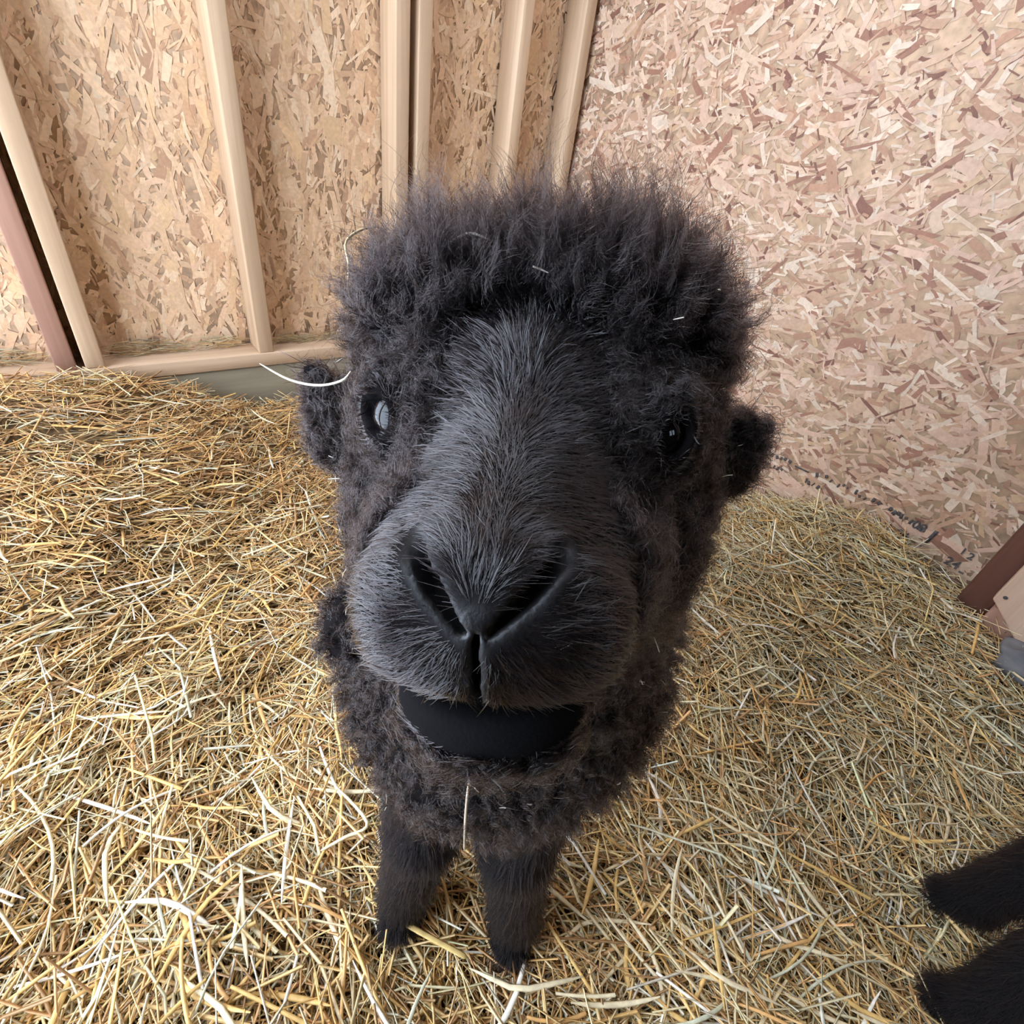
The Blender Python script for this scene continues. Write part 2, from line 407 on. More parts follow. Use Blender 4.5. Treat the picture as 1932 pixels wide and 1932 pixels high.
def sd_face(q):                                                   # head coordinates, cm
    s = mir(q)
    d = ell(q, (0, -4.2, .9), (5.4, 5.6, 4.4))
    d = su(d, cone(q, (0, -1.4, .5), (0, 7.0, -2.35), 2.9, 1.65), 1.6)          # bridge of the nose
    d = su(d, cone(q, (0, -1, -2.0), (0, 4.6, -3.4), 3.7, 2.4), 1.6)             # snout sides
    d = su(d, ell(s, (3.5, -1.6, .4), (1.9, 3.0, 2.2)), 1.2)                     # eye region
    d = su(d, ell(s, (2.9, .3, -3.4), (2.0, 3.8, 2.5)), 1.5)                     # cheek
    d = su(d, ell(s, (1.8, 3.0, -2.4), (1.95, 3.6, 1.9)), 1.4)                     # full sides running into the muzzle
    d = su(d, sup(q, (0, 5.9, -3.62), (3.50, 2.7, 1.72), 2.4), 1.3)                # muzzle
    d = su(d, ell(s, (1.62, 6.75, -2.95), (1.70, 2.0, 1.75)), .55)                # upper lip lobes
    d = su(d, cone(q, (0, 6.9, -2.05), (0, 7.85, -2.35), 1.25, .95), .9)          # nose wedge between them
    d = su(d, ell(s, (1.0, 7.35, -1.55), (.95, 1.1, .62)), .8)
    jaw = su(ell(q, (0, 5.3, -6.45), (2.75, 2.3, 1.5)), cone(q, (0, 4.4, -5.6), (0, -3.5, -4.2), 2.2, 3.3), 1.2)
    d = su(d, jaw, .35)
    # orbits
    d = su(d, ell(s, (4.85, -.05, .92), (1.05, 1.50, 1.50)), .6)
    d = ss(d, ell(s, (5.15, 1.50, .84), (.62, 1.0, .84)), .12)
    # tear hollow in front of the eye
    d = ss(d, ell(s, (4.0, 2.9, -1.1), (1.1, 1.5, .95)), .9)
    # nostrils, groove, mouth
    d = ss(d, slit(s, 0), .12)
    d = ss(d, cone(s, (1.25, 8.2, -1.55), (.8, 6.9, -1.9), .24, .12), .12)
    d = ss(d, cone(s, (1.75, 8.0, -1.05), (2.6, 6.4, -.85), .15, .22), .5)        # crease between wing and lip
    d = ss(d, ell(q, (0, 8.6, -4.2), (.085, .80, 1.9)), .06)
    d = ss(d, ell(q, (0, 7.0, -5.42 ), (2.95, 2.4, .42)), .25)
    return d
def sd_ears(q):
    out = None
    for sg, base, mid, tip in ((-1, (-7.2, -6.6, -.4), (-9.3, -6.1, -.6), (-10.7, -5.6, 2.0)), (1, (6.8, -6.4, -.4), (8.4, -6.0, -.5), (10.1, -5.7, 1.15))):
        for (a, b, ra, rb) in ((base, mid, 1.5, 1.7), (mid, tip, 1.7, .45 if sg < 0 else .25)):
            # squashed front to back
            sc = np.array([1, 2.6, 1.0], np.float32)
            d = cone((q - np.array(a, np.float32)) * sc, (0, 0, 0), (np.array(b) - np.array(a)) * sc, ra, rb) / 1.6
            out = d if out is None else su(out, d, .5)
    return out
def sd_wool_head(q):
    s = mir(q)
    d = ell(q, (0, -4.9, 4.0), (6.9, 4.3, 3.7))
    d = su(d, ell(s, (3.9, -4.3, 4.2), (3.2, 3.5, 2.6)), 1.5)
    d = su(d, ell(s, (5.6, -5.2, .6), (2.1, 3.4, 4.5)), 1.5)
    d = su(d, ell(s, (4.9, -3.6, -3.4), (2.5, 3.6, 3.6)), 1.5)
    d = su(d, ell(q, (0, -1.6, -6.6), (4.6, 4.4, 2.6)), 1.5)
    return d
def sd_body(p):                                                   # alpaca coordinates, m
    c = lambda s, r, z: (r - R0, s - S0, z)
    d = cone(p, c(.235, .004, .655), c(.262, .006, .50), .088, .102)
    d = su(d, ell(p, c(.290, .008, .475), (.108, .115, .110)), .05)
    d = su(d, ell(p, c(.235, -.100, .55), (.020, .022, .020)), .015)
    d = su(d, cone(p, c(.34, .008, .50), c(.66, .008, .505), .125, .120), .08)
    d = su(d, ell(p, c(.70, .008, .50), (.115, .12, .125)), .06)
    d = su(d, cone(p, c(.79, .008, .55), c(.835, .008, .47), .025, .03), .03)     # tail
    return d
def sd_legs(p):
    c = lambda s, r, z: (r - R0, s - S0, z)
    d = None
    def add(x, k=.02):
        nonlocal d
        d = x if d is None else su(d, x, k)
    for kn, ft in ((-.044, -.061), (.058, .083)):
        add(cone(p, c(.285, kn * 1.15, .40), c(.243, kn, .235), .050, .0335))
        add(cone(p, c(.243, kn, .235), c(.236, ft, .06), .0325, .0265))
        add(cone(p, c(.240, ft, .045), c(.216, ft, .022), .026, .021), .012)
    for sg in (-1, 1):
        kx = .008 + sg * .072
        add(cone(p, c(.70, kx, .44), c(.665, kx, .325), .078, .048))              # thigh to knee, forward
        add(cone(p, c(.665, kx, .325), c(.745, kx, .185), .044, .029))            # to the hock, backward
        add(cone(p, c(.745, kx, .185), c(.735, kx, .055), .027, .024))
        add(cone(p, c(.737, kx, .042), c(.712, kx, .022), .025, .020), .012)
    return d
def fields(p):
    q = to_head(p).astype(np.float32)
    face = su(sd_face(q), sd_ears(q), .5) * .01
    wool = su(sd_wool_head(q) * .01, sd_body(p), .035)
    return face, wool, sd_legs(p)
def sdf(p):
    f, w, l = fields(p)
    return su(su(f, w, .008), l, .02)
def surface_nets(fun, ax):
    X, Y, Z = ax
    nx, ny, nz = len(X), len(Y), len(Z)
    st = 4
    cx, cy, cz = [np.unique(np.r_[np.arange(0, len(a), st), len(a) - 1]) for a in ax]
    G = np.stack(np.meshgrid(X[cx], Y[cy], Z[cz], indexing='ij'), -1).astype(np.float32)
    cv = fun(G.reshape(-1, 3)).reshape(G.shape[:3])
    full = np.empty((nx, ny, nz), np.float32)
    # nearest coarse value as the sign far away
    ix = np.clip(np.searchsorted(cx, np.arange(nx), 'right') - 1, 0, len(cx) - 1); iy = np.clip(np.searchsorted(cy, np.arange(ny), 'right') - 1, 0, len(cy) - 1); iz = np.clip(np.searchsorted(cz, np.arange(nz), 'right') - 1, 0, len(cz) - 1)
    full[:] = cv[np.ix_(ix, iy, iz)]
    dx = np.gradient(X)[:, None, None] * st; dy = np.gradient(Y)[None, :, None] * st; dz = np.gradient(Z)[None, None, :] * st
    near = np.abs(full) < 1.25 * np.sqrt(dx * dx + dy * dy + dz * dz)
    I = np.argwhere(near)
    P = np.stack([X[I[:, 0]], Y[I[:, 1]], Z[I[:, 2]]], -1).astype(np.float32)
    vals = np.empty(len(P), np.float32)
    for a in range(0, len(P), 400000): vals[a:a + 400000] = fun(P[a:a + 400000])
    full[I[:, 0], I[:, 1], I[:, 2]] = vals
    S = full < 0
    cell = np.zeros((nx - 1, ny - 1, nz - 1), np.uint8)
    for i in (0, 1):
        for j in (0, 1):
            for k in (0, 1):
                cell += S[i:nx - 1 + i, j:ny - 1 + j, k:nz - 1 + k]
    act = (cell > 0) & (cell < 8)
    C = np.argwhere(act); vid = np.full(act.shape, -1, np.int32); vid[act] = np.arange(len(C))
    acc = np.zeros((len(C), 3)); cnt = np.zeros(len(C))
    axs = [X, Y, Z]
    corners = [(i, j, k) for i in (0, 1) for j in (0, 1) for k in (0, 1)]
    for c0 in corners:
        for a in range(3):
            if c0[a]: continue
            c1 = list(c0); c1[a] = 1
            A = C + np.array(c0); B = C + np.array(c1)
            va = full[A[:, 0], A[:, 1], A[:, 2]]; vb = full[B[:, 0], B[:, 1], B[:, 2]]
            k = (va < 0) != (vb < 0)
            t = np.where(k, va / np.where(k, va - vb, 1), 0)
            pa = np.stack([axs[d][A[:, d]] for d in range(3)], -1); pb = np.stack([axs[d][B[:, d]] for d in range(3)], -1)
            acc += np.where(k[:, None], pa + (pb - pa) * t[:, None], 0); cnt += k
    V = acc / cnt[:, None]
    Q = []
    for a in range(3):
        b, c = (a + 1) % 3, (a + 2) % 3
        sl0 = [slice(None)] * 3; sl1 = [slice(None)] * 3
        sl0[a] = slice(0, -1); sl1[a] = slice(1, None)
        E = S[tuple(sl0)] != S[tuple(sl1)]
        I = np.argwhere(E)
        ok = (I[:, b] > 0) & (I[:, c] > 0) & (I[:, b] < full.shape[b] - 1) & (I[:, c] < full.shape[c] - 1)
        I = I[ok]
        def cid(db, dc):
            J = I.copy(); J[:, b] -= db; J[:, c] -= dc; return vid[J[:, 0], J[:, 1], J[:, 2]]
        q = np.stack([cid(0, 0), cid(1, 0), cid(1, 1), cid(0, 1)], -1)
        fl = S[I[:, 0], I[:, 1], I[:, 2]]
        q[~fl] = q[~fl][:, ::-1]
        Q.append(q)
    return V, np.concatenate(Q)
def axis(segs):
    out = []
    for a, b, h in segs: out.append(np.arange(a, b, h))
    return np.concatenate(out).astype(np.float64)
FINE = globals().get('FINE', .0013)
AX = (axis([(-.15, -.062, .0032), (-.062, .062, FINE), (.062, .15, .0032)]),
      axis([(-.20, -.015, FINE * 1.05), (-.015, .62, .0042)]),
      axis([(-.012, .60, .0042), (.60, .665, .0026), (.665, .83, FINE), (.83, .88, .0032)]))
BV, BQ = surface_nets(sdf, AX)
print('alpaca verts', len(BV), 'quads', len(BQ))
def grad(p, e=.0006):
    g = np.stack([sdf(p + np.array(d) * e) - sdf(p - np.array(d) * e) for d in ((1, 0, 0), (0, 1, 0), (0, 0, 1))], -1)
    return g / (np.linalg.norm(g, axis=-1, keepdims=True) + 1e-9)
# coat regions per vertex
def regions(p):
    f, w, l = fields(p)
    q = to_head(p)
    wool = 1 / (1 + np.exp((w - f) / .0022))                          # 1 where the fleece is outermost
    leg = np.clip((np.minimum(f, w) - l) / .01 + .3, 0, 1)
    s = mir(q)
    pad = ell(q, (0, 9.0, -2.5), (.55, 1.9, .5)); pad = np.minimum(pad, slit(s, .15))
    pad = np.minimum(pad, ell(q, (0, 9.0, -3.6), (.20, 1.6, 1.6)))
    bare = 1 / (1 + np.exp(pad / .08))
    mouth = ell(q, (0, 7.3, -5.95), (2.95, 2.7, 1.0)); lip = 1 / (1 + np.exp(mouth / .06))
    eye = ell(s, (5.15, 1.45, .84), (.62, 1.0, .84)); ey = 1 / (1 + np.exp(eye / .05))
    return wool, leg, bare, lip, ey
reg = [np.concatenate(x) for x in zip(*[regions(BV[a:a + 200000]) for a in range(0, len(BV), 200000)])]
wool_v, leg_v, bare_v, lip_v, eye_v = reg
# skin colours: coat base, wet nose, lips
base_c = np.array([.007, .0055, .0058]); 
vc = np.tile(base_c, (len(BV), 1))
vc = vc + (np.array([.006, .0055, .006]) - vc) * np.clip(bare_v + lip_v + eye_v, 0, 1)[:, None]
skin, nt, pb = new_mat('dark_hide')
at = nt.nodes.new('ShaderNodeVertexColor'); at.layer_name = 'Col'; nt.links.new(at.outputs[0], pb.inputs['Base Color'])
gl = nt.nodes.new('ShaderNodeAttribute'); gl.attribute_name = 'wet'
mr = nt.nodes.new('ShaderNodeMapRange'); mr.inputs['To Min'].default_value = .95; mr.inputs['To Max'].default_value = .06; nt.links.new(gl.outputs['Fac'], pb.inputs['Specular IOR Level'])
nt.links.new(gl.outputs['Fac'], mr.inputs[0]); nt.links.new(mr.outputs[0], pb.inputs['Roughness'])
bump(nt, pb, noise(nt, 900, 3, coord(nt)), .35, .0006)
alp = mesh_np('alpaca', BV, BQ, skin, smooth=True, col=vc)
wa = alp.data.attributes.new('wet', 'FLOAT', 'POINT'); wa.data.foreach_set('value', np.clip(0.06 + bare_v * .5, 0, 1).astype(np.float32))
alp.matrix_world = Matrix([[RV[0], DV[0], 0, A_ORG[0]], [RV[1], DV[1], 0, A_ORG[1]], [0, 0, 1, 0], [0, 0, 0, 1]])
tag(alp, 'woolly dark brown alpaca with curly topknot pushing its nose towards the viewer', 'alpaca', 'alpacas in the barn')

# eyes
em, nt, pe = new_mat('dark_eye')
geo = coord(nt, (1, 1, 1))
sx = nt.nodes.new('ShaderNodeSeparateXYZ'); nt.links.new(geo, sx.inputs[0])
c = ramp(nt, sx.outputs['Y'], [(.0, (.004, .003, .004)), (.30, (.004, .003, .004)), (.42, (.030, .014, .010)), (1, (.045, .02, .014))])
nt.links.new(c, pe.inputs['Base Color']); pe.inputs['Roughness'].default_value = .05; pe.inputs['IOR'].default_value = 1.36
def uv_ball(nu, nv):
    v = []; f = []
    for j in range(nv + 1):
        for i in range(nu):
            a = 2 * math.pi * i / nu; b = math.pi * j / nv
            v.append((math.sin(b) * math.cos(a), math.sin(b) * math.sin(a), math.cos(b)))
    for j in range(nv):
        for i in range(nu):
            f.append((j * nu + i, (j + 1) * nu + i, (j + 1) * nu + (i + 1) % nu, j * nu + (i + 1) % nu))
    return np.array(v), np.array(f)
bv, bf = uv_ball(36, 24)
for sg in (-1, 1):
    # a slightly bulging cornea along the gaze
    g = np.array([sg * .70, .71, .05]); g /= np.linalg.norm(g)
    v = bv * 1.17
    e = mesh_np('eye', v * .01, bf, em, alp, smooth=True)
    Mh = Matrix.Identity(4)
    for i in range(3):
        for j in range(3): Mh[i][j] = HEAD[j][i]
    ctr = from_head((sg * 4.38, .05, .84))
    e.matrix_local = Matrix.Translation(Vector(ctr)) @ Mh
    e['label'] = 'glossy dark brown eye'

# ------------------------------------------------------------------ coat strands
hair, nt, _p = new_mat('alpaca_fibre')
nt.nodes.remove(_p)
hb = nt.nodes.new('ShaderNodeBsdfHairPrincipled'); hb.parametrization = 'COLOR'
hi = nt.nodes.new('ShaderNodeHairInfo')
hc0 = ramp(nt, hi.outputs['Random'], [(0, (.0022, .0016, .0019)), (.6, (.0050, .0036, .0041)), (1, (.016, .0105, .0105))])
mxc = nt.nodes.new('ShaderNodeMix'); mxc.data_type = 'RGBA'
tipr = nt.nodes.new('ShaderNodeMapRange'); tipr.inputs['From Min'].default_value = .45; tipr.inputs['From Max'].default_value = 1.0; tipr.inputs['To Max'].default_value = .22
nt.links.new(hi.outputs['Intercept'], tipr.inputs[0]); nt.links.new(tipr.outputs[0], mxc.inputs['Factor'])
nt.links.new(hc0, mxc.inputs['A']); mxc.inputs['B'].default_value = (.075, .055, .050, 1)       # sun-bleached brown tips, lightened also to paint in the backlit topknot
nt.links.new(mxc.outputs['Result'], hb.inputs['Color'])
hb.inputs['Roughness'].default_value = .19; hb.inputs['Radial Roughness'].default_value = .5; hb.inputs['Coat'].default_value = .0; hb.inputs['IOR'].default_value = 1.44
nt.links.new(hb.outputs[0], nt.nodes['Material Output'].inputs['Surface'])
sleek = hair.copy(); sleek.name = 'sleek_fibre'
for nd in sleek.node_tree.nodes:
    if nd.type == 'MAP_RANGE': nd.inputs['To Max'].default_value = 0
    if nd.type == 'BSDF_HAIR_PRINCIPLED':
        nd.inputs['Roughness'].default_value = .15; nd.inputs['IOR'].default_value = 1.70; nd.inputs['Radial Roughness'].default_value = .35
def strands(name, pts, rad, mat):
    n, k, _ = pts.shape
    cu = bpy.data.hair_curves.new(name)
    cu.add_curves([k] * n)
    cu.attributes['position'].data.foreach_set('vector', np.ascontiguousarray(pts, np.float32).ravel())
    ra = cu.attributes.get('radius') or cu.attributes.new('radius', 'FLOAT', 'POINT')
    ra.data.foreach_set('value', np.ascontiguousarray(rad, np.float32).ravel())
    return link(name, cu, mat, alp)
tri_a = BV[BQ[:, 0]]; e1 = BV[BQ[:, 2]] - tri_a; e2 = BV[BQ[:, 3]] - BV[BQ[:, 1]]
q_area = .5 * np.linalg.norm(np.cross(e1, e2), axis=1)
q_ctr = BV[BQ].mean(1)
def q_mean(a): return a[BQ].mean(1)
qw, ql, qb, qli, qe = map(q_mean, (wool_v, leg_v, bare_v, lip_v, eye_v))
camL = BAS @ (np.array([0, 0, H]) - A_ORG)
dist = np.linalg.norm(q_ctr - camL, axis=1)
def sample(wt, n, r):
    cdf = np.cumsum(wt * q_area); cdf /= cdf[-1]
    i = np.searchsorted(cdf, (np.arange(n) + r.random(n)) / n).clip(0, len(cdf) - 1)
    u, v = r.random(n), r.random(n)
    A, B, C, D = (BV[BQ[i, k]] for k in range(4))
    P = (A * ((1 - u) * (1 - v))[:, None] + B * (u * (1 - v))[:, None] + C * (u * v)[:, None] + D * ((1 - u) * v)[:, None])
    return P, i
def frames(N, r):
    t = r.normal(size=N.shape); t -= N * (t * N).sum(-1, keepdims=True); t /= np.linalg.norm(t, axis=-1, keepdims=True)
    return t, np.cross(N, t)
nz3 = lambda a: a / (np.linalg.norm(a, axis=-1, keepdims=True) + 1e-9)
HN = globals().get('HN', 1.0)
_q = to_head(q_ctr); _s = mir(_q)
q_side = smooth(2.5, 3.4, _s[:, 0]) * smooth(5.6, 3.9, _q[:, 1]) * smooth(1.05, 1.6, np.linalg.norm((_s - np.array([5.0, 1.2, .82])) * np.array([1, .7, 1]), axis=1)) * (1 - np.clip(qw, 0, 1)) * (_q[:, 1] > -12)
q_side = np.maximum(q_side, smooth(-6.9, -7.5, _q[:, 2]) * (_q[:, 1] > -12) * (_q[:, 1] < 9) * (_q[:, 2] > -9) * (1 - np.clip(qw, 0, 1)))
def wool(n_clump, per, seed):
    r = np.random.default_rng(seed)
    wt = (np.clip(qw - .25, 0, 1) + 2.4 * q_side) * np.clip(1 - 1.4 * ql, 0, 1) * np.clip((.27 / dist) ** 3, .02, 2.4)
    P, qi = sample(wt, n_clump, r)
    N = grad(P); q = to_head(P)
    top = smooth(2.0, 5.0, q[:, 2]) * (q[:, 1] > -12)
    tuft = 1 + .38 * np.sin(q[:, 0] * 1.15 + .9) * np.cos(q[:, 0] * .55 - q[:, 1] * .5) + .22 * np.sin(q[:, 0] * 2.7 + q[:, 1] * 1.9)
    dome = 1.15 - .55 * smooth(2.5, 7.5, np.abs(q[:, 0]))
    L = (.010 + .017 * top * dome * tuft - .0012 * q_side[qi]) * r.uniform(.7, 1.35, n_clump) * np.clip(dist[qi] / .30, .75, 1.6)
    upl = np.array(HEAD[2]); back = -np.array(HEAD[1])
    D = nz3(N + top[:, None] * (1.0 * upl - .1 * back) - (1 - top)[:, None] * .35 * UPV + r.normal(0, .28, (n_clump, 3)))
    E1, E2 = frames(D, r)
    cr = r.uniform(.0018, .0042, n_clump) * np.clip(dist[qi] / .28, .8, 1.6)              # spread of the lock at its root
    K = 12
    t = np.linspace(0, 1, K)
    ph = r.uniform(0, 6.28, n_clump); om = r.uniform(5.0, 10.5, n_clump) * np.where(r.random(n_clump) < .5, 1, -1)
    ha = r.uniform(.0017, .0044, n_clump)
    n = n_clump * per
    ci = np.repeat(np.arange(n_clump), per)
    off = r.normal(size=(n, 2)) * cr[ci][:, None] * .72
    Lk = L[ci] * r.uniform(.55, 1.12, n)
    stray = r.random(n) < .07
    Lk = np.where(stray, Lk * 1.35, Lk)
    conv = (1 - .84 * t[None, :] * np.where(stray, -.4, 1)[:, None])
    root = P[ci] + E1[ci] * off[:, :1] + E2[ci] * off[:, 1:]
    # drop the roots on to the surface
    root = root - N[ci] * sdf(root)[:, None]
    phk = ph[ci] + r.normal(0, .35, n); omk = om[ci] * r.normal(1, .07, n)
    amp = ha[ci] * np.where(stray, 1.7, 1) * r.uniform(.6, 1.2, n)
    a = phk[:, None] + omk[:, None] * t[None]
    env = t[None] ** .75
    cp = r.uniform(0, 6.28, (n, 2)); cf = r.uniform(14, 26, n)
    cz = (.00042 * env)[..., None]
    pts = (root[:, None] - (D[ci] * .0012)[:, None] + D[ci][:, None] * (Lk[:, None] * t[None])[..., None]
           + E1[ci][:, None] * ((off[:, :1] * (conv - 1)) + amp[:, None] * env * (np.cos(a) - np.cos(phk)[:, None]))[..., None]
           + E2[ci][:, None] * ((off[:, 1:] * (conv - 1)) + amp[:, None] * env * (np.sin(a) - np.sin(phk)[:, None]))[..., None]
           + cz * (E1[ci][:, None] * np.cos(cf[:, None] * t[None] + cp[:, :1])[..., None] + E2[ci][:, None] * np.sin(cf[:, None] * t[None] + cp[:, 1:])[..., None]))
    rad = (r.uniform(.00007, .00013, n) * np.clip(np.linalg.norm(root - camL, axis=1) / .24, .9, 2.2))[:, None] * (1 - .75 * t[None] ** 1.5)
    return pts, rad
pts, rad = wool(int(7800 * HN), 24, 3)
fl = strands('fleece', pts, rad, hair); fl['kind'] = 'stuff'; fl['label'] = 'dark curly fleece with frizzy loops'
def face_fur(n, seed):
    r = np.random.default_rng(seed)
    wt = np.clip(1 - qw * (1 - ql) * 1.15, 0, 1) * np.clip(1 - 1.6 * qb - 1.2 * qli - 1.6 * qe, 0, 1) * np.maximum(np.clip((.15 / dist) ** 2, .04, 2.2) * (1 + .25 * smooth(3, 6, _q[:, 1])), .30 * ql)
    P, qi = sample(wt, n, r)
    N = grad(P); q = to_head(P)
    F_, R_, U_ = HEAD[1], HEAD[0], HEAD[2]
    lat = np.sign(q[:, 0]) * smooth(.1, 1.7, np.abs(q[:, 0]))
    flow = -F_[None] * (.28 + .35 * smooth(6, 1, q[:, 1]))[:, None] + R_[None] * (1.0 * lat)[:, None] - U_[None] * (.55 * smooth(-1.5, -4, q[:, 2]))[:, None]
    lg = ql[qi][:, None]
    flow = flow * (1 - lg) + (-UPV)[None] * lg
    flow = flow - N * (flow * N).sum(-1, keepdims=True)
    def wig(sc, ph): return np.stack([np.sin(q @ np.array(v) * sc + ph) for v in ((1.3, .7, 2.1), (-.8, 1.9, 1.1), (2.2, -1.2, .6))], -1)
    flow = nz3(flow) + r.normal(0, .20, (n, 3)) + .16 * wig(2.6, 0) + .12 * wig(7.1, 1)
    flow = nz3(flow - N * (flow * N).sum(-1, keepdims=True))
    L = (.0042 + .0024 * smooth(6.0, -1.0, q[:, 1]) + .004 * ql[qi]) * (.35 + .65 * smooth(.9, 2.2, np.linalg.norm(mir(q) - np.array([5.1, 1.2, .84]), axis=1))) * r.uniform(.6, 1.3, n) * (1 - .5 * qli[qi])
    mz = smooth(1.5, 6, q[:, 1]); lift = r.uniform(.05, .14, n) + r.uniform(.5, 1.0, n) * (1 - mz) + (.03 + .08 * (1 - mz)) * np.sin(q @ np.array([3.1, 4.3, 3.7]))
    guard = r.random(n) < .10
    L = np.where(guard, L * 1.7, L); lift = np.where(guard, lift + .12, lift)
    K = 5; t = np.linspace(0, 1, K)
    up = (lift[:, None] * (t - .45 * t * t)[None])
    wob = r.normal(0, .05, (n, 3))
    pts = P[:, None] - N[:, None] * .00008 + flow[:, None] * (L[:, None] * t[None])[..., None] + N[:, None] * (L[:, None] * up)[..., None] + wob[:, None] * (L[:, None] * t[None] ** 2)[..., None]
    rad = (r.uniform(.00004, .00009, n) * np.where(guard, 1.9, 1) * np.clip(dist[qi] / .13, .9, 3))[:, None] * (1 - .75 * t[None] ** 1.5)
    return pts, rad, ql[qi] > .5
pts, rad, on_leg = face_fur(int(260000 * HN), 4)
dull = hair.copy(); dull.name = 'dull_leg_fibre'
for nd in dull.node_tree.nodes:
    if nd.type == 'MAP_RANGE': nd.inputs['To Max'].default_value = 0
    if nd.type == 'BSDF_HAIR_PRINCIPLED': nd.inputs['Roughness'].default_value = .5; nd.inputs['IOR'].default_value = 1.28
lf = strands('leg_fur', pts[on_leg], rad[on_leg], dull); lf['kind'] = 'stuff'; lf['label'] = 'short black fur on the legs'
ff = strands('face_fur', pts[~on_leg], rad[~on_leg], sleek); ff['kind'] = 'stuff'; ff['label'] = 'short sleek dark fur'

# pale flecks added to the fleece as painted sparkling highlights
def glint_flecks(n, seed):
    r = np.random.default_rng(seed)
    wt = np.clip(qw - .3, 0, 1) * np.clip((.30 / dist) ** 2, .05, 1.5) * (q_ctr[:, 2] > .45)
    P, qi = sample(wt, n, r); N = grad(P)
    C = P + N * r.uniform(.008, .015, n)[:, None]
    th = r.uniform(0, 6.28, n)
    V = straw_arrays(r, C[:, 0], C[:, 1], C[:, 2], th, r.uniform(.0015, .006, n), r.uniform(.0003, .0008, n), r.normal(0, .7, n), r.normal(0, .05, n), np.ones(n))
    c = np.repeat(np.array([.80, .72, .60]) * r.uniform(.6, 1.1, n)[:, None], 9, 0)
    o = mesh_np('glint_flecks', V.reshape(-1, 3), straw_faces(n), M_STRAW, alp, col=c); o['kind'] = 'stuff'; o['label'] = 'tiny pale flecks standing in for sparkling highlights on the fleece'
glint_flecks(110, 8)

# ------------------------------------------------------------------ second alpaca, mostly outside the frame
def copy_thing(o, loc, rz):
    c = o.copy(); COL.objects.link(c)
    c.matrix_world = Matrix.Translation(loc) @ Matrix.Rotation(rz, 4, 'Z')
    for ch in o.children:
        k = ch.copy(); COL.objects.link(k); k.parent = c
    return c
alp2 = copy_thing(alp, (.716, -.272, 0), math.radians(195.7))
tag(alp2, 'second black alpaca of which only two dark legs stand in the straw', 'alpaca')

# ------------------------------------------------------------------ timber by the side wall
def ray(x, y):
    d = np.array([x - 966., y - 966., 966.]); return np.array([d @ CA, d @ CB, -(d @ CD)])
def on_x(x, y, X): r = ray(x, y); return r * (X / r[0]) + np.array([0, 0, H])
def on_z(x, y, Z): r = ray(x, y); return r * ((Z - H) / r[2]) + np.array([0, 0, H])
def at_depth(x, y, D):
    r = ray(x, y) / 966.; return r * D + np.array([0, 0, H])
p = on_x(1818, 1112, 1.44)
post = box('wooden_post', 1.385, 1.445, p[1] - .058, p[1], .02, 2.1, M_DARKRED, None, .008)
tag(post, 'dark red-brown wooden post standing upright against the board wall', 'post')
q = on_x(1872, 1130, 1.35)
pv = [(q[1], q[2]), (q[1] - .11, q[2] - .085), (q[1] - .16, q[2] - .085), (q[1] - .16, 1.6), (q[1], 1.6)]
v = [(1.35, a, b) for a, b in pv] + [(1.382, a, b) for a, b in pv]
me = bpy.data.meshes.new('pale_plank'); n5 = 5
me.from_pydata([(x, y - q[1], z - q[2]) for x, y, z in v], [], [tuple(range(5)), tuple(range(9, 4, -1))] + [(i, i + 5, (i + 1) % 5 + 5, (i + 1) % 5) for i in range(5)])
plank = link('wooden_plank', me, M_BLOCK); plank.location = (0, q[1], q[2])
b = plank.modifiers.new('b', 'BEVEL'); b.width = .003; b.segments = 2
tag(plank, 'pale upright plank with a slanted lower end and a dark screw hole', 'plank')
hp = on_x(1897, 1128, 1.3485)
hv, hf = uv_ball(12, 8)
k = mesh_np('screw_hole', hv * np.array([.0015, .004, .004]), hf, M_INK, None, True); k.location = hp; k.parent = plank; k.matrix_parent_inverse = plank.matrix_basis.inverted()
q2 = on_x(1866, 1172, 1.37)
blk = box('wood_block', 1.37, 1.44, q2[1] - .075, q2[1] + .012, .0, q2[2] + .035, M_RED, None, .004)
tag(blk, 'short reddish timber block on the floor under the pale plank', 'block')
q3 = on_x(1905, 1215, 1.28)
def rough_stone():
    v, f = uv_ball(24, 14)
    r = np.random.default_rng(3)
    v = np.sign(v) * np.abs(v) ** .6
    v = v * (1 + .07 * np.sin(v @ np.array([[5., 3, 1], [2, 6, 4], [3, 1, 7]])).sum(1, keepdims=True)) + r.normal(0, .015, v.shape)
    o = mesh_np('stone_slab', v * np.array([.04, .06, .03]), f, M_STONE, None, False)
    o.location = (1.32, q3[1] - .055, q3[2] - .045)
    tag(o, 'rough grey stone slab half buried in hay below the plank', 'stone')
rough_stone()

